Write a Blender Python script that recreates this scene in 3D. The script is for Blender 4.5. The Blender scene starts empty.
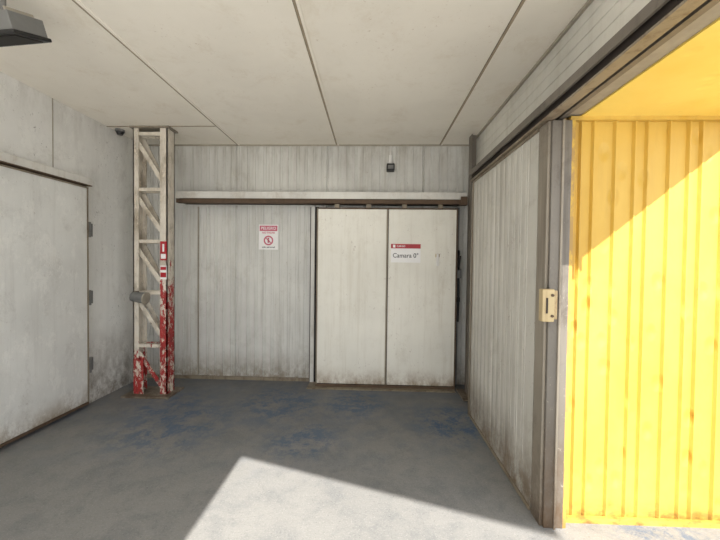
import bpy, bmesh, math, random
from mathutils import Vector, Matrix
random.seed(4)
scene = bpy.context.scene
scene.view_settings.view_transform = 'Standard'

# ---------------------------------------------------------------- materials
def lin(c):
    return tuple(((v/255)/12.92 if v/255 <= 0.04045 else ((v/255+0.055)/1.055)**2.4) for v in c) + (1,)

class NT:
    def __init__(s, name, rough=0.6, metal=0.0):
        s.m = bpy.data.materials.new(name); s.m.use_nodes = True
        s.t = s.m.node_tree; s.b = s.t.nodes['Principled BSDF']
        s.b.inputs['Roughness'].default_value = rough
        s.b.inputs['Metallic'].default_value = metal
        s.co = s.t.nodes.new('ShaderNodeTexCoord').outputs['Object']
        s.sep = s.t.nodes.new('ShaderNodeSeparateXYZ'); s.t.links.new(s.co, s.sep.inputs[0])
    def mapping(s, scale, loc=(0, 0, 0)):
        n = s.t.nodes.new('ShaderNodeMapping'); s.t.links.new(s.co, n.inputs[0])
        n.inputs['Scale'].default_value = scale; n.inputs['Location'].default_value = loc
        return n.outputs[0]
    def noise(s, scale=(1, 1, 1), detail=6, rough=0.6, loc=(0, 0, 0), dist=0.0):
        n = s.t.nodes.new('ShaderNodeTexNoise'); s.t.links.new(s.mapping(scale, loc), n.inputs['Vector'])
        n.inputs['Scale'].default_value = 1; n.inputs['Detail'].default_value = detail
        n.inputs['Roughness'].default_value = rough; n.inputs['Distortion'].default_value = dist
        return n.outputs['Fac']
    def voro(s, scale):
        n = s.t.nodes.new('ShaderNodeTexVoronoi'); s.t.links.new(s.mapping(scale), n.inputs['Vector'])
        n.inputs['Scale'].default_value = 1
        return n.outputs['Distance']
    def rng(s, v, a, b, c=0.0, d=1.0):
        n = s.t.nodes.new('ShaderNodeMapRange'); n.interpolation_type = 'SMOOTHSTEP'
        s.link(v, n.inputs[0])
        for i, x in enumerate((a, b, c, d)): n.inputs[i+1].default_value = x
        return n.outputs[0]
    def link(s, v, sock):
        if isinstance(v, (int, float)): sock.default_value = v
        elif isinstance(v, tuple): sock.default_value = v
        else: s.t.links.new(v, sock)
    def math(s, op, a, b=0.0):
        n = s.t.nodes.new('ShaderNodeMath'); n.operation = op; n.use_clamp = False
        s.link(a, n.inputs[0]); s.link(b, n.inputs[1]); return n.outputs[0]
    def mix(s, f, a, b):
        n = s.t.nodes.new('ShaderNodeMix'); n.data_type = 'RGBA'; n.clamp_factor = True
        s.link(f, n.inputs[0]); s.link(a, n.inputs[6]); s.link(b, n.inputs[7]); return n.outputs[2]
    def color(s, c): s.link(c, s.b.inputs['Base Color'])
    def bump(s, h, strength=0.3, dist=0.01):
        n = s.t.nodes.new('ShaderNodeBump'); n.inputs['Strength'].default_value = strength
        n.inputs['Distance'].default_value = dist; s.link(h, n.inputs['Height'])
        s.t.links.new(n.outputs[0], s.b.inputs['Normal'])

def painted(name, base, dirt, streak=0.4, patch=0.3, low=None, high=None, low_col=None, rough=0.5, vary=0.12, speck=0.0, speck_col=(110, 70, 45), light=None, pth=0.5):
    """weathered sheet-metal paint: vertical streaks, blotches, grime near floor / ceiling"""
    k = NT(name, rough)
    col = k.mix(k.rng(k.noise((0.9, 0.9, 0.9), 4), 0.3, 0.7, 0, 1), lin(base), lin(tuple(int(v*(1-vary)) for v in base)))
    st = k.rng(k.noise((16, 16, 0.8), 5, 0.65), 0.48, 0.74)
    col = k.mix(k.math('MULTIPLY', st, streak), col, lin(dirt))
    pt = k.rng(k.noise((3.0, 3.0, 2.2), 11, 0.8, (3, 1, 7), 0.3), pth, pth+0.18)
    col = k.mix(k.math('MULTIPLY', pt, patch), col, lin(dirt))
    if low:
        g = k.rng(k.sep.outputs[2], 0.0, low, 1, 0)
        n = k.rng(k.noise((6, 6, 4), 10, 0.8), 0.3, 0.62)
        col = k.mix(k.math('MULTIPLY', g, n), col, lin(low_col or dirt))
    if high:
        g = k.rng(k.sep.outputs[2], high[0], high[1], 0, high[2])
        n = k.rng(k.noise((6, 6, 1.5), 8, 0.75, (5, 5, 5)), 0.4, 0.7)
        col = k.mix(k.math('MULTIPLY', g, n), col, lin(dirt))
    if light:      # flaking / repainted pale areas
        n = k.rng(k.noise((6, 6, 3.4), 11, 0.82, (7, 7, 1), 0.2), 0.52, 0.58)
        col = k.mix(k.math('MULTIPLY', n, light), col, lin((240, 239, 234)))
    if speck:
        n = k.rng(k.noise((34, 34, 24), 5, 0.85), 0.60, 0.68)
        m = k.rng(k.noise((3, 3, 3), 4, 0.6, (9, 2, 4)), 0.44, 0.6)
        col = k.mix(k.math('MULTIPLY', k.math('MULTIPLY', n, m), speck), col, lin(speck_col))
    k.color(col)
    k.bump(k.noise((6, 6, 3), 4), 0.15, 0.01)
    return k.m

def plain(name, c, rough=0.5, metal=0.0, vary=0.2):
    k = NT(name, rough, metal)
    k.color(k.mix(k.noise((12, 12, 12), 4), lin(c), lin(tuple(int(v*(1-vary)) for v in c))))
    return k.m

M = {}
M['back'] = painted('back_panel_paint', (216, 215, 209), (146, 138, 124), 0.42, 0.28, 0.45, (2.5, 3.15, 0.6), (136, 125, 108), speck=0.8, vary=0.08)
M['right'] = painted('right_panel_paint', (206, 203, 193), (134, 125, 108), 0.45, 0.35, 0.6, None, (112, 94, 72), speck=0.9, vary=0.1)
M['siding'] = painted('siding_paint', (226, 223, 213), (165, 156, 138), 0.2, 0.25)
M['leftwall'] = painted('left_wall_plaster', (234, 233, 229), (158, 152, 142), 0.1, 0.35, 0.9, (2.7, 3.2, 0.4), (132, 124, 112), vary=0.05, speck=1.0, speck_col=(88, 81, 72), light=0.35)
M['leftdoor'] = painted('left_door_paint', (228, 228, 224), (188, 186, 180), 0.3, 0.6, 0.3, None, (146, 128, 104), vary=0.07, speck=0.6, light=0.4)
M['ceiling'] = painted('ceiling_paint', (248, 242, 230), (212, 198, 174), 0.0, 0.3, vary=0.04, speck=0.6, speck_col=(168, 142, 108))
M['door'] = painted('sliding_door_paint', (238, 235, 224), (186, 175, 152), 0.25, 0.25, 0.3, None, (146, 122, 92), vary=0.05, speck=0.7)
M['trackwhite'] = painted('track_cover_paint', (228, 226, 219), (150, 132, 108), 0.2, 0.4)
M['rust'] = plain('rusted_steel', (112, 90, 70), 0.8, 0.0, 0.45)
M['rustdark'] = plain('dark_rusted_steel', (70, 60, 52), 0.8, 0.0, 0.4)
M['dusty'] = painted('dusty_steel', (152, 143, 128), (92, 80, 68), 0.6, 0.7, 0.6, None, (92, 76, 60))
M['railpaint'] = painted('dusty_rail_steel', (120, 112, 102), (66, 60, 53), 0.4, 0.7)
M['postpaint'] = painted('door_post_steel', (118, 112, 103), (74, 65, 56), 0.6, 0.8, 0.9, None, (88, 70, 52), speck=0.9, speck_col=(178, 170, 155))
M['trim'] = plain('weathered_trim', (180, 172, 156), 0.7, 0, 0.25)
M['edge'] = painted('dirty_edge_paint', (150, 138, 118), (92, 72, 54), 0.7, 0.8)
M['dark'] = plain('dark_gap_rubber', (46, 43, 40), 0.8)
M['grey'] = plain('grey_metal', (128, 128, 126), 0.5, 0.2)
M['black'] = plain('black_plastic', (22, 22, 24), 0.4)
M['beige'] = painted('beige_lockplate', (200, 180, 136), (130, 92, 60), 0.5, 0.8)
M['white'] = plain('white_plastic', (232, 230, 226), 0.5, 0, 0.05)
M['signwhite'] = plain('sign_white', (242, 240, 238), 0.4, 0, 0.03)
M['signpink'] = plain('sign_faded_red', (205, 92, 115), 0.4, 0, 0.1)
M['signred'] = plain('sign_red', (176, 24, 36), 0.4, 0, 0.1)
M['ink'] = plain('sign_black_ink', (24, 22, 24), 0.5)
M['ceilseam'] = plain('ceiling_seam', (184, 168, 142), 0.7, 0, 0.3)

def yellow(name, a, b, worn=0.6, ceil=False):
    k = NT(name, 0.5)
    col = k.mix(k.rng(k.noise((1.5, 1.5, 1.0), 5), 0.3, 0.7), lin(a), lin(b))
    n = k.rng(k.noise((20, 20, 9), 6, 0.75), 0.62, 0.72)
    m = k.rng(k.noise((2.2, 2.2, 2.2), 5, 0.6, (2, 2, 2)), 0.48, 0.72)
    col = k.mix(k.math('MULTIPLY', k.math('MULTIPLY', n, m), worn), col, lin((150, 108, 54)))
    if not ceil:
        st = k.rng(k.noise((11, 11, 0.9), 5, 0.65, (0, 5, 0)), 0.5, 0.75)
        col = k.mix(k.math('MULTIPLY', st, 0.25), col, lin((166, 128, 58)))
        g = k.math('MULTIPLY', k.rng(k.sep.outputs[2], 0.0, 0.16, 1, 0), k.rng(k.noise((7, 7, 12), 7, 0.7), 0.35, 0.65))
        col = k.mix(k.math('MULTIPLY', g, 0.9), col, lin((120, 86, 48)))
        e = k.math('MULTIPLY', k.rng(k.sep.outputs[0], 1.16, 1.30, 1, 0), k.rng(k.noise((9, 9, 5), 7, 0.7, (1, 4, 2)), 0.42, 0.55))
        col = k.mix(k.math('MULTIPLY', e, 0.8), col, lin((150, 120, 76)))
    k.color(col)
    d = k.rng(k.voro((8, 8, 5)), 0.0, 0.34, 0, 1)
    h = k.math('ADD', d, k.math('MULTIPLY', k.noise((5, 5, 3), 3), 0.8))
    k.bump(h, 0.6 if not ceil else 0.15, 0.02)
    return k.m
M['yellow'] = yellow('yellow_paint', (208, 173, 80), (197, 159, 64))
M['yellowceil'] = yellow('yellow_soffit_paint', (250, 222, 120), (240, 208, 100), 0.3, True)  # same yellow, lightened to carry bounced light in its colour

def concrete(name, a, b, stains_shade):
    k = NT(name, 0.8)
    col = k.mix(k.rng(k.noise((0.8, 0.8, 1), 6, 0.6), 0.3, 0.7), lin(a), lin(b))
    if stains_shade:
        col = k.mix(k.math('MULTIPLY', k.rng(k.noise((3.2, 3.2, 1), 10, 0.8, (5, 2, 0), 0.3), 0.44, 0.64), 0.4), col, lin((94, 98, 103)))
    col = k.mix(k.math('MULTIPLY', k.rng(k.noise((100, 100, 1), 3, 0.8), 0.52, 0.7), 0.5), col, lin((178, 175, 170)))
    col = k.mix(k.math('MULTIPLY', k.rng(k.noise((70, 70, 1), 3, 0.8, (4, 4, 0)), 0.56, 0.72), 0.5), col, lin((62, 62, 63)))
    if stains_shade:
        back_shade = k.math('MULTIPLY', k.rng(k.sep.outputs[1], 2.3, 4.2, 0.15, 1), k.rng(k.noise((1.6, 1.6, 1), 9, 0.75, (2, 6, 0)), 0.25, 0.6, 0.5, 1))  # shade toward the back wall, mixed into the floor colour
        col = k.mix(k.math('MULTIPLY', back_shade, 0.55), col, lin((82, 84, 87)))
        def spot(cx, cy, r):
            n = k.t.nodes.new('ShaderNodeVectorMath'); n.operation = 'DISTANCE'
            fl = k.t.nodes.new('ShaderNodeCombineXYZ'); k.link(k.sep.outputs[0], fl.inputs[0]); k.link(k.sep.outputs[1], fl.inputs[1])
            k.t.links.new(fl.outputs[0], n.inputs[0]); n.inputs[1].default_value = (cx, cy, 0)
            return k.rng(n.outputs['Value'], r*0.25, r, 1, 0)
        s = spot(0.85, 3.4, 0.6)
        for q in ((-1.0, 3.75, 0.7), (-1.9, 3.2, 0.8), (-0.2, 3.8, 0.6), (1.75, 2.0, 0.4), (-2.2, 3.6, 0.6), (-0.6, 3.0, 0.5)):
            s = k.math('MAXIMUM', s, k.math('MULTIPLY', spot(*q), 0.75))
        bl = k.rng(k.noise((5, 5, 1), 11, 0.82, (8, 3, 0)), 0.44, 0.58)
        col = k.mix(k.math('MULTIPLY', k.math('MULTIPLY', s, bl), 0.8), col, lin((38, 78, 116)))
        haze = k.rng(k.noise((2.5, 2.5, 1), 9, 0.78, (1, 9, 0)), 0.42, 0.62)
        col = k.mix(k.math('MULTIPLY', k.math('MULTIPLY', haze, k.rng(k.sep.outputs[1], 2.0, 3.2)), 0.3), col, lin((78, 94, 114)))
    k.color(col)
    k.bump(k.noise((25, 25, 1), 6, 0.7), 0.35, 0.01)
    return k.m
M['floor'] = concrete('concrete_floor', (144, 142, 138), (132, 131, 128), True)
M['ground'] = concrete('concrete_yard', (216, 212, 205), (204, 200, 192), False)  # extra pale so bounced sun lifts the ceiling

def chipped(name, thr_top, k0=0.32, k1=-0.3):
    k = NT(name, 0.65)
    base = k.mix(k.rng(k.noise((5, 5, 3), 6, 0.7), 0.4, 0.7), lin((216, 208, 194)), lin((162, 150, 132)))
    h = k.rng(k.sep.outputs[2], 0.1, thr_top, k0, k1)
    n = k.math('ADD', k.noise((13, 13, 6), 7, 0.75), h)
    red = k.mix(k.rng(k.noise((30, 30, 20), 4), 0.4, 0.7), lin((168, 46, 44)), lin((130, 40, 38)))
    col = k.mix(k.rng(n, 0.50, 0.53), base, red)
    rz = k.math('ADD', k.noise((16, 16, 8), 7, 0.8, (3, 3, 3)), k.rng(k.sep.outputs[2], 0, 1.2, 0.05, 0.0))
    col = k.mix(k.rng(rz, 0.56, 0.58), col, lin((214, 203, 186)))
    rz2 = k.math('ADD', k.noise((18, 18, 9), 7, 0.8, (6, 1, 3)), k.rng(k.sep.outputs[2], 0, 0.5, 0.06, -0.02))
    col = k.mix(k.rng(rz2, 0.60, 0.66), col, lin((98, 76, 60)))
    k.color(col); k.bump(n, 0.2, 0.005)
    return k.m
M['chip'] = chipped('chipped_white_paint', 1.1, 0.2, -0.3)
M['chipred'] = chipped('chipped_red_white_paint', 2.3, 0.22, -0.18)

# ---------------------------------------------------------------- mesh helpers
def link(ob, parent=None):
    scene.collection.objects.link(ob)
    if parent: ob.parent = parent
    return ob
def empty(name):
    e = bpy.data.objects.new(name, None); return link(e)
def mesh(name, verts, faces, mat, parent=None, bevel=0):
    me = bpy.data.meshes.new(name); me.from_pydata(verts, [], faces); me.update()
    bm = bmesh.new(); bm.from_mesh(me); bmesh.ops.recalc_face_normals(bm, faces=bm.faces); bm.to_mesh(me); bm.free()
    ob = bpy.data.objects.new(name, me); me.materials.append(mat); link(ob, parent)
    if bevel:
        b = ob.modifiers.new('bevel', 'BEVEL'); b.width = bevel; b.segments = 2; b.limit_method = 'ANGLE'
    return ob
def box(name, x0, x1, y0, y1, z0, z1, mat, parent=None, bevel=0):
    v = [(x, y, z) for x in (x0, x1) for y in (y0, y1) for z in (z0, z1)]
    f = [(0, 1, 3, 2), (4, 6, 7, 5), (0, 4, 5, 1), (2, 3, 7, 6), (0, 2, 6, 4), (1, 5, 7, 3)]
    return mesh(name, v, f, mat, parent, bevel)
def bar(name, p, q, w, d, mat, parent=None, up=(0, 1, 0), bevel=0):
    p, q, u = Vector(p), Vector(q), Vector(up)
    a = (q-p).normalized(); s = a.cross(u).normalized()*w/2; u = s.normalized().cross(a).normalized()*d/2
    v = [c+i*s+j*u for c in (p, q) for i, j in ((-1, -1), (1, -1), (1, 1), (-1, 1))]
    f = [(0, 1, 2, 3), (7, 6, 5, 4), (0, 4, 5, 1), (1, 5, 6, 2), (2, 6, 7, 3), (3, 7, 4, 0)]
    return mesh(name, v, f, mat, parent, bevel)
def cyl(name, p, q, r, mat, parent=None, n=20, r2=None):
    p, q = Vector(p), Vector(q); a = (q-p).normalized()
    s = a.orthogonal().normalized(); t = a.cross(s); r2 = r if r2 is None else r2
    v = []
    for c, rr in ((p, r), (q, r2)):
        v += [c+rr*(math.cos(2*math.pi*i/n)*s+math.sin(2*math.pi*i/n)*t) for i in range(n)]
    f = [tuple(range(n)), tuple(range(n, 2*n))]+[(i, (i+1) % n, n+(i+1) % n, n+i) for i in range(n)]
    return mesh(name, v, f, mat, parent)
def tube(name, pts, r, mat, parent=None):
    c = bpy.data.curves.new(name, 'CURVE'); c.dimensions = '3D'; c.bevel_depth = r; c.bevel_resolution = 4
    sp = c.splines.new('POLY'); sp.points.add(len(pts)-1)
    for i, p in enumerate(pts): sp.points[i].co = (*p, 1)
    c.materials.append(mat)
    return link(bpy.data.objects.new(name, c), parent)
def prism(name, poly, z0, z1, mat, parent=None):
    n = len(poly)
    v = [(x, y, z0) for x, y in poly]+[(x, y, z1) for x, y in poly]
    f = [tuple(range(n)), tuple(range(n, 2*n))]+[(i, (i+1) % n, n+(i+1) % n, n+i) for i in range(n)]
    return mesh(name, v, f, mat, parent)
def profile_panel(name, axis, u0, u1, z0, z1, face, back, feats, mat, parent=None):
    sgn = 1 if back > face else -1
    pts = [(u0, 0.0)]
    for c, w, o in sorted(feats):
        if c-w/2 <= u0+0.002 or c+w/2 >= u1-0.002: continue
        e = min(abs(o)*0.8, w*0.35)
        pts += [(c-w/2, 0), (c-w/2+e, o), (c+w/2-e, o), (c+w/2, 0)]
    pts.append((u1, 0.0))
    pl = [(u, face-sgn*o) for u, o in pts]+[(u1, back), (u0, back)]
    n = len(pl)
    def P(u, f, z): return (u, f, z) if axis == 'x' else (f, u, z)
    v = [P(u, f, z0) for u, f in pl]+[P(u, f, z1) for u, f in pl]
    f = [(i, (i+1) % n, n+(i+1) % n, n+i) for i in range(n)]
    for b in (0, n): f.append(tuple(range(b, b+n)))
    return mesh(name, v, f, mat, parent)
def hprofile_panel(name, y0, y1, z0, z1, face, back, feats, mat, parent=None):
    pts = [(z0, 0.0)]
    for c, w, o in sorted(feats):
        pts += [(c-w/2, 0), (c-w/2+w*.2, o), (c+w/2-w*.2, o), (c+w/2, 0)]
    pts.append((z1, 0.0))
    pl = [(face-o, z) for z, o in pts]+[(back, z1), (back, z0)]
    n = len(pl)
    v = [(x, y0, z) for x, z in pl]+[(x, y1, z) for x, z in pl]
    f = [(i, (i+1) % n, n+(i+1) % n, n+i) for i in range(n)]+[tuple(range(n)), tuple(range(n, 2*n))]
    return mesh(name, v, f, mat, parent)
def text(name, body, size, loc, mat, parent, sx=1.0, bold=0.012):
    c = bpy.data.curves.new(name, 'FONT'); c.body = body; c.size = size; c.align_x = 'CENTER'; c.align_y = 'CENTER'
    c.extrude = 0.0006; c.offset = size*bold; c.materials.append(mat)
    o = link(bpy.data.objects.new(name, c), parent); o.location = loc; o.rotation_euler = (math.pi/2, 0, 0); o.scale = (sx, 1, 1)
    return o

H = 3.12; YB = 4.50; XL = -3.10; XR = 1.26; YE = 1.15; ZS = 2.535
# ---------------------------------------------------------------- shell
box('floor', -9, 7, -1.7, 4.7, -0.2, 0, M['floor'])
box('ground', -14, 14, -18, -1.7, -0.2, 0, M['ground'])  # out-of-view slab added as a bright bounce surface for the interior
prism('ceiling', [(-3.25, 4.7), (1.30, 4.7), (1.30, YE), (1.12, YE), (1.12, -1.153), (-1.04, -0.44), (-1.04, -1.7), (-3.25, -1.7)], H, H+0.12, M['ceiling'])  # front edge and notch behind the camera are cut to shape the sun patch
for i, (x, ys) in enumerate(((-1.80, -1.6), (-0.48, -0.55), (0.87, -1.0))):
    e = empty('trim_%d' % (i+1))
    box('seam_strip', x-0.010, x+0.008, ys, YB, H-0.004, H, M['ceilseam'], e)
    box('seam_lip', x+0.008, x+0.026, ys, YB, H-0.009, H, M['ceiling'], e)
    box('seam_gap', x-0.013, x-0.010, ys, YB, H-0.003, H, M['rust'], e)
e = empty('trim_4'); box('seam_strip', XL, -1.82, 3.87, 3.885, H-0.005, H, M['ceilseam'], e)
box('seam_strip_side', XL, -1.82, 1.6, 1.615, H-0.005, H, M['ceilseam'], e)

feats = [(XL+0.11*i, 0.014, -0.007) for i in range(1, 40)] + [(XL+0.11*i+0.032, 0.009, -0.005) for i in range(1, 39)]
seams = [(-1.82, 0.034, -0.02), (-0.60, 0.034, -0.02), (0.66, 0.034, -0.02)]
feats = [f for f in feats if all(abs(f[0]-s_[0]) > 0.035 for s_ in seams)] + seams
profile_panel('wall_back', 'x', XL, XR+0.04, 0, H, YB, YB+0.15, feats, M['back'])
box('wall_left', XL-0.15, XL, -0.2, YB+0.15, 0, H, M['leftwall'])
box('wall_right', XR, XR+0.04, 2.28, YB, 0, ZS, M['right'])
sid = [(ZS+0.082*i, 0.010, -0.005) for i in range(1, 7)]
hprofile_panel('wall_right_siding', YE, YB, ZS, H, XR, XR+0.04, sid, M['siding'])
box('trim_5', XR-0.02, XR, YE, YB, H-0.02, H, M['trim'])
box('trim_6', XL, XR, YB-0.015, YB, H-0.018, H, M['trim'])
box('baseboard_back', XL, -0.82, YB-0.03, YB, 0, 0.04, M['edge'])

# ---------------------------------------------------------------- back track
t = empty('sliding_door_track')
box('cover', -2.50, 1.16, 4.24, 4.5, 2.385, 2.455, M['trackwhite'], t, 0.006)
box('cover_lip', -2.50, 1.16, 4.23, 4.25, 2.368, 2.39, M['trackwhite'], t)
box('rail', -2.50, 1.16, 4.255, 4.33, 2.315, 2.366, M['rust'], t)
box('rail_back', -2.50, 1.16, 4.33, 4.5, 2.33, 2.385, M['rustdark'], t)
box('end_block', 1.08, 1.16, 4.22, 4.30, 2.30, 2.40, M['rust'], t)

# ---------------------------------------------------------------- sliding door (two leaves)
d = empty('door_1')
DX0, DX1, DM = -0.70, 1.06, 0.19
y0, y1 = 4.28, 4.38
box('leaf_a', DX0+0.014, DM-0.012, y0, y1, 0.05, 2.25, M['door'], d, 0.006)
box('leaf_b', DM+0.012, DX1-0.014, y0, y1, 0.05, 2.25, M['door'], d, 0.006)
box('meeting_strip', DM-0.012, DM+0.012, y0-0.004, y1, 0.05, 2.25, M['edge'], d)
box('meeting_gap', DM+0.005, DM+0.012, y0-0.006, y1, 0.05, 2.25, M['rustdark'], d)
box('edge_a', DX0, DX0+0.014, y0-0.006, y1, 0.03, 2.26, M['edge'], d)
box('edge_b', DX1-0.016, DX1, y0-0.006, y1, 0.03, 2.26, M['rust'], d)
box('top_edge', DX0, DX1, y0-0.006, y1, 2.25, 2.265, M['rust'], d)
box('bottom_edge', DX0, DX1, y0-0.008, y1, 0.012, 0.045, M['rust'], d)
for x in (-0.45, -0.05, 0.4, 0.85):
    box('hanger', x-0.03, x+0.03, 4.30, 4.33, 2.26, 2.33, M['edge'], d)
box('pull', 0.80, 0.83, 4.255, 4.285, 1.55, 1.70, M['white'], d, 0.004)
box('pull_b', 0.79, 0.84, 4.262, 4.285, 1.66, 1.70, M['beige'], d, 0.004)
j = empty('door_frame')
box('jamb_left', -0.80, -0.75, 4.42, 4.5, 0.012, 2.30, M['trackwhite'], j)
box('jamb_left_edge', -0.815, -0.80, 4.45, 4.5, 0.012, 2.30, M['rustdark'], j)
box('jamb_shadow_gap', -0.75, -0.705, 4.44, 4.5, 0.012, 2.30, M['dark'], j)  # dark strip standing in for the shade inside the jamb gap
box('jamb_right', 1.075, 1.12, 4.44, 4.5, 0.012, 2.30, M['grey'], j)
box('threshold', -0.80, 1.05, 4.20, 4.5, 0.0, 0.012, M['edge'], j)
box('trim_7', -2.34, -2.325, 4.485, 4.5, 0.05, 2.30, M['trim'])
h = empty('door_latch_rod')
tube('rod', [(1.10, 4.36, 0.85), (1.105, 4.36, 1.2), (1.10, 4.36, 1.55), (1.11, 4.40, 1.75)], 0.014, M['black'], h)
box('latch_body', 1.075, 1.13, 4.33, 4.44, 1.40, 1.52, M['grey'], h, 0.005)
box('latch_lower', 1.08, 1.12, 4.34, 4.44, 1.10, 1.16, M['black'], h, 0.004)
tube('lever', [(1.10, 4.35, 1.5), (1.08, 4.27, 1.55), (1.09, 4.25, 1.68)], 0.012, M['black'], h)

p = empty('corner_post')
box('web', 1.18, 1.235, 4.16, 4.20, 0.015, H, M['railpaint'], p)
box('flange', 1.17, 1.18, 4.12, 4.24, 0.015, H, M['railpaint'], p)
box('foot', 1.08, 1.25, 3.95, 4.30, 0.0, 0.015, M['dusty'], p)

e = empty('wall_lamp')
box('body', 0.175, 0.275, 4.40, 4.5, 2.765, 2.855, M['black'], e, 0.008)
box('lens', 0.19, 0.26, 4.392, 4.402, 2.785, 2.83, M['grey'], e)
box('junction_box', 0.205, 0.245, 4.47, 4.5, 2.87, 2.98, M['white'], e, 0.004)
tube('cable', [(0.225, 4.49, 2.85), (0.23, 4.49, 3.10)], 0.005, M['white'], e)

# signs
s1 = empty('warning_sign')
sx0, sx1, sz0, sz1, sy = -1.51, -1.25, 1.74, 2.07, 4.492
cx = (sx0+sx1)/2
box('plate', sx0, sx1, sy-0.006, sy, sz0, sz1, M['signwhite'], s1)
fy = sy-0.0075
box('header', sx0+0.012, sx1-0.012, fy, sy-0.005, sz1-0.085, sz1-0.015, M['signpink'], s1)
text('header_text', 'PELIGRO', 0.052, (cx, fy-0.0012, sz1-0.05), M['signwhite'], s1)
text('line_text', 'NO PASAR', 0.036, (cx, fy-0.0012, sz1-0.108), M['signpink'], s1)
bpy.ops.mesh.primitive_torus_add(major_radius=0.055, minor_radius=0.009, location=(cx, fy, 1.86), rotation=(math.pi/2, 0, 0))
o = bpy.context.object; o.name = 'prohibition_ring'; o.scale = (1, 1, 0.2); o.data.materials.append(M['signpink']); o.parent = s1
bar('prohibition_bar', (cx-0.037, fy, 1.897), (cx+0.037, fy, 1.823), 0.012, 0.002, M['signpink'], s1)
cyl('figure_head', (cx, fy-0.001, 1.885), (cx, fy, 1.885), 0.012, M['signpink'], s1)
box('figure_body', cx-0.012, cx+0.012, fy-0.001, fy, 1.83, 1.87, M['signpink'], s1)
text('footer_text', 'solo personal', 0.032, (cx, fy-0.0012, 1.772), M['ink'], s1)

s2 = empty('room_name_sign')
sy = 4.28
box('plate', 0.235, 0.605, sy-0.006, sy, 1.59, 1.82, M['signwhite'], s2)
box('header', 0.235, 0.605, sy-0.008, sy-0.005, 1.765, 1.82, M['signred'], s2)
box('logo', 0.26, 0.29, sy-0.009, sy-0.007, 1.775, 1.81, M['signwhite'], s2)
text('header_text', 'CARGO', 0.03, (0.36, sy-0.009, 1.792), M['signwhite'], s2)
text('name_text', 'Camara 0°', 0.078, (0.42, sy-0.008, 1.675), M['ink'], s2, 0.96, 0.006)

# ---------------------------------------------------------------- truss column
c = empty('truss_column')
ya, yb = 3.88, 4.03
RX0, RX1, LX0, LX1 = -2.47, -2.385, -2.79, -2.725
for nm, a, b, s0, s1_, mt in (('right', RX0, RX1, RX1-0.012, RX1, M['chipred']), ('left', LX0, LX1, LX0, LX0+0.012, M['chip'])):
    box('chord_%s_front' % nm, a, b, ya, ya+0.012, 0.02, H-0.02, mt, c)
    box('chord_%s_side' % nm, s0, s1_, ya, yb, 0.02, H-0.02, mt, c)
    box('chord_%s_rear' % nm, a, b, yb-0.012, yb, 0.02, H-0.02, mt, c)
zs = [3.04, 2.40, 1.80, 1.20, 0.58]
for i, z in enumerate(zs):
    box('strut', LX1-0.03, RX0+0.01, ya+0.012, ya+0.05, z-0.02, z+0.02, M['chip'], c)
    box('strut_rear', LX1-0.03, RX0+0.01, yb-0.05, yb-0.012, z-0.02, z+0.02, M['chip'], c)
for i in range(4):
    bar('diagonal', (LX1-0.02, ya+0.03, zs[i]-0.10), (RX0, ya+0.03, zs[i+1]+0.12), 0.05, 0.012, M['chip'], c)
    bar('diagonal_rear', (LX1-0.02, yb-0.03, zs[i]-0.04), (RX0, yb-0.03, zs[i+1]+0.06), 0.05, 0.012, M['chip'], c)
bar('diagonal_low', (LX1-0.02, ya+0.03, 0.50), (RX0, ya+0.03, 0.10), 0.045, 0.012, M['chip'], c)
box('cap_plate', LX0-0.03, RX1+0.03, ya-0.02, yb+0.02, H-0.02, H, M['dusty'], c)
box('base_plate', LX0-0.08, RX1+0.07, 3.78, 4.12, 0.0, 0.02, M['dusty'], c)
box('base_gusset', LX0+0.01, LX1+0.06, ya-0.012, ya, 0.02, 0.42, M['chipred'], c)
fl = empty('column_floodlight')
cyl('barrel', (-2.745, 3.81, 1.165), (-2.60, 3.81, 1.145), 0.055, M['grey'], fl, 24, 0.064)
cyl('rim', (-2.60, 3.81, 1.145), (-2.585, 3.81, 1.143), 0.070, M['trim'], fl, 24)
box('bracket', -2.75, -2.72, 3.82, 3.88, 1.11, 1.22, M['rust'], fl)
ft = empty('fire_safety_sign')
box('plate_upper', RX0+0.005, RX1-0.003, ya-0.004, ya-0.001, 1.58, 1.80, M['signred'], ft)
box('plate_arrow_band', RX0+0.015, RX1-0.013, ya-0.006, ya-0.003, 1.60, 1.655, M['signwhite'], ft)
box('picto', RX0+0.032, RX0+0.054, ya-0.006, ya-0.003, 1.68, 1.77, M['signwhite'], ft)
ft2 = empty('fire_safety_sign.001')
box('plate_lower', RX0+0.005, RX1-0.003, ya-0.004, ya-0.001, 1.36, 1.52, M['signwhite'], ft2)
box('plate_band', RX0+0.01, RX1-0.008, ya-0.006, ya-0.003, 1.385, 1.44, M['signred'], ft2)
box('plate_band_b', RX0+0.01, RX1-0.008, ya-0.006, ya-0.003, 1.47, 1.505, M['signred'], ft2)

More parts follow.
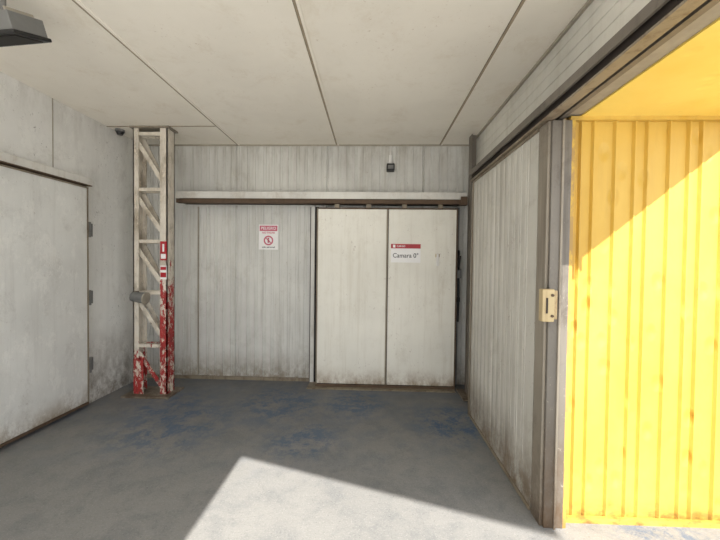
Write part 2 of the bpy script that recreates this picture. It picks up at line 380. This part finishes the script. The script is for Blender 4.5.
# ---------------------------------------------------------------- left door
l = empty('door_2')
lx = XL+0.07; LE = 3.52
box('leaf', XL+0.005, lx, 1.3, LE, 0.06, 2.33, M['leftdoor'], l, 0.008)
box('edge', XL+0.005, lx+0.004, LE, LE+0.012, 0.05, 2.335, M['edge'], l)
box('top_strip', XL+0.005, lx+0.006, 1.3, LE+0.012, 2.33, 2.342, M['edge'], l)
box('bottom_strip', XL+0.005, lx+0.004, 1.3, LE+0.012, 0.035, 0.06, M['rust'], l)
box('head_rail', XL, lx+0.02, 1.1, LE+0.04, 2.365, 2.44, M['trackwhite'], l, 0.006)
box('head_lip', XL, lx+0.024, 1.1, LE+0.04, 2.356, 2.365, M['rust'], l)
for z in (1.90, 1.17, 0.44):
    hg = empty('door_hinge')
    box('wall_plate', XL, XL+0.03, LE+0.02, LE+0.12, z-0.07, z+0.07, M['grey'], hg, 0.003)
    cyl('pin', (XL+0.05, LE+0.045, z-0.08), (XL+0.05, LE+0.045, z+0.08), 0.018, M['grey'], hg)
    box('strap', XL+0.02, XL+0.075, LE+0.025, LE+0.06, z-0.03, z+0.03, M['grey'], hg)
box('trim_8', XL, XL+0.004, 3.20, 3.21, 2.46, H, M['trim'])
e = empty('ceiling_sensor')
cyl('base', (-3.02, 3.98, H-0.025), (-3.02, 3.98, H), 0.05, M['grey'], e)
cyl('head', (-3.02, 3.98, H-0.06), (-3.02, 3.98, H-0.025), 0.03, M['black'], e, 20, 0.045)

# ---------------------------------------------------------------- right sliding panel
r = empty('door_3')
rf = [(2.22+0.105*i, 0.014, -0.007) for i in range(1, 13)] + [(2.22+0.105*i+0.032, 0.009, -0.005) for i in range(1, 13)] + [(2.95, 0.034, -0.018)]
rf = [f for f in rf if abs(f[0]-2.95) > 0.035 or f[1] == 0.034]
profile_panel('leaf', 'y', 2.20, 3.56, 0.02, 2.42, 1.04, 1.12, rf, M['right'], r)
box('far_edge', 1.03, 1.13, 3.56, 3.60, 0.01, 2.42, M['dusty'], r)
box('far_edge_lip', 1.03, 1.036, 3.545, 3.56, 0.01, 2.42, M['edge'], r)
box('bottom_edge', 1.03, 1.12, 2.20, 3.56, 0.005, 0.03, M['edge'], r)
box('top_edge', 1.03, 1.12, 2.20, 3.56, 2.412, 2.43, M['edge'], r)
q = empty('door_post')
box('face', 1.055, 1.17, 2.06, 2.20, 0, 2.43, M['postpaint'], q, 0.004)
box('angle_leg', 1.04, 1.055, 2.08, 2.19, 0, 2.43, M['dusty'], q)
box('angle_face', 1.11, 1.122, 2.05, 2.06, 0, 2.43, M['dusty'], q)
box('yellow_edge', 1.17, 1.19, 2.065, 2.15, 0, 2.43, M['yellow'], q)
lp = empty('lock_plate')
box('latch_box', 0.995, 1.065, 2.01, 2.058, 1.25, 1.44, M['beige'], lp, 0.006)
box('latch_lip', 1.065, 1.10, 2.046, 2.058, 1.26, 1.43, M['beige'], lp, 0.003)
box('keeper_slot', 1.015, 1.025, 2.006, 2.011, 1.30, 1.39, M['rustdark'], lp)
cyl('bolt', (1.05, 2.002, 1.405), (1.05, 2.012, 1.405), 0.008, M['rust'], lp)
cyl('bolt_b', (1.05, 2.002, 1.285), (1.05, 2.012, 1.285), 0.008, M['rust'], lp)
rr = empty('overhead_rail')
YR = 0.85
box('rail_top', 1.0, 1.11, YR, 3.60, 2.51, 2.533, M['railpaint'], rr)
box('rail_top_back', 1.11, 1.255, YE, 3.60, 2.51, 2.533, M['railpaint'], rr)
box('rail_web', 1.03, 1.05, YR, 3.60, 2.445, 2.51, M['rustdark'], rr)
box('rail_lip', 0.995, 1.008, YR, 3.60, 2.485, 2.533, M['railpaint'], rr)
box('rail_bottom', 1.01, 1.07, YR, 3.60, 2.435, 2.447, M['edge'], rr)
box('header', 1.13, 1.255, YE, 3.60, 2.485, 2.51, M['trim'], rr)
box('header_face', 1.10, 1.13, 1.0, 3.60, 2.445, 2.51, M['railpaint'], rr)

# ---------------------------------------------------------------- yellow passage
YY = 2.15; ZY = 2.475
yf = []
x = 1.27; i = 0
while x < 3.1:
    yf.append((x, 0.026, 0.018))
    x += (0.075, 0.13, 0.115)[i % 3]; i += 1
profile_panel('wall_yellow', 'x', 1.17, 3.2, 0.0, ZY, YY, YY+0.075, yf, M['yellow'])
box('trim_9', 1.19, 3.2, YY-0.035, YY, ZY-0.022, ZY, M['yellow'])
box('trim_10', 1.19, 3.2, YY-0.04, YY-0.019, 0.0, 0.035, M['yellow'])
prism('ceiling_yellow', [(1.256, 2.22), (1.256, 1.26), (2.35, 2.16), (2.4, 2.22)], ZY, ZY+0.03, M['yellowceil'])  # oblique front edge, out of view, shaped to cast the diagonal wall shadow

# ---------------------------------------------------------------- hanging fixture top-left
f = empty('ceiling_floodlight')
R = Matrix.Translation((-2.13, 2.02, 2.93)) @ Matrix.Rotation(math.radians(-6), 4, 'Z') @ Matrix.Rotation(math.radians(20), 4, 'X')
def fbox(name, x0, x1, y0, y1, z0, z1, mat):
    o = box(name, x0, x1, y0, y1, z0, z1, mat, None, 0.004); o.parent = f; o.matrix_world = R
fbox('housing', -0.22, 0.16, -0.20, 0.0, -0.03, 0.06, M['grey'])
fbox('frame', -0.23, 0.17, -0.21, 0.01, -0.05, -0.03, M['black'])
fbox('glass', -0.20, 0.14, -0.18, -0.02, -0.055, -0.05, M['dark'])
for i in range(5): fbox('fin', -0.2+i*0.08, -0.19+i*0.08, -0.18, -0.02, 0.06, 0.085, M['trim'])
cyl('stem', (-2.15, 1.92, 2.96), (-2.15, 1.92, H), 0.015, M['grey'], f)

# ---------------------------------------------------------------- overall building proportions
S = Matrix.Diagonal((0.944, 0.944, 0.95, 1))
bpy.context.view_layer.update()
for ob in list(scene.objects):
    if ob.parent is None: ob.matrix_world = S @ ob.matrix_world

# ---------------------------------------------------------------- light
w = bpy.data.worlds.new('sky'); scene.world = w; w.use_nodes = True
bg = w.node_tree.nodes['Background']
st = w.node_tree.nodes.new('ShaderNodeTexSky'); st.sky_type = 'HOSEK_WILKIE'
st.turbidity = 4; st.sun_direction = (0, -0.7, 0.7); st.ground_albedo = 0.4
mixn = w.node_tree.nodes.new('ShaderNodeMix'); mixn.data_type = 'RGBA'; mixn.inputs[0].default_value = 0.7
mixn.inputs[7].default_value = (0.95, 0.97, 1.0, 1)
w.node_tree.links.new(st.outputs[0], mixn.inputs[6]); w.node_tree.links.new(mixn.outputs[2], bg.inputs[0])
bg.inputs[1].default_value = 2.6
L = bpy.data.lights.new('sun', 'SUN'); L.energy = 10.5; L.angle = math.radians(0.6); L.color = (1, 0.965, 0.91)
lo = link(bpy.data.objects.new('sun', L)); lo.rotation_euler = Vector((0, 1, -1)).to_track_quat('-Z', 'Y').to_euler()
lo.location = (0, -5, 8)

# ---------------------------------------------------------------- camera
cd = bpy.data.cameras.new('camera'); cd.sensor_width = 36; cd.lens = 17.0
cam = link(bpy.data.objects.new('camera', cd))
cam.matrix_world = Matrix.Translation((0, 0, 1.5)) @ Matrix.Rotation(math.radians(2.0), 4, 'Z') @ Matrix.Rotation(math.radians(90-1.2), 4, 'X') @ Matrix.Rotation(math.radians(0.7), 4, 'Z')
scene.camera = cam
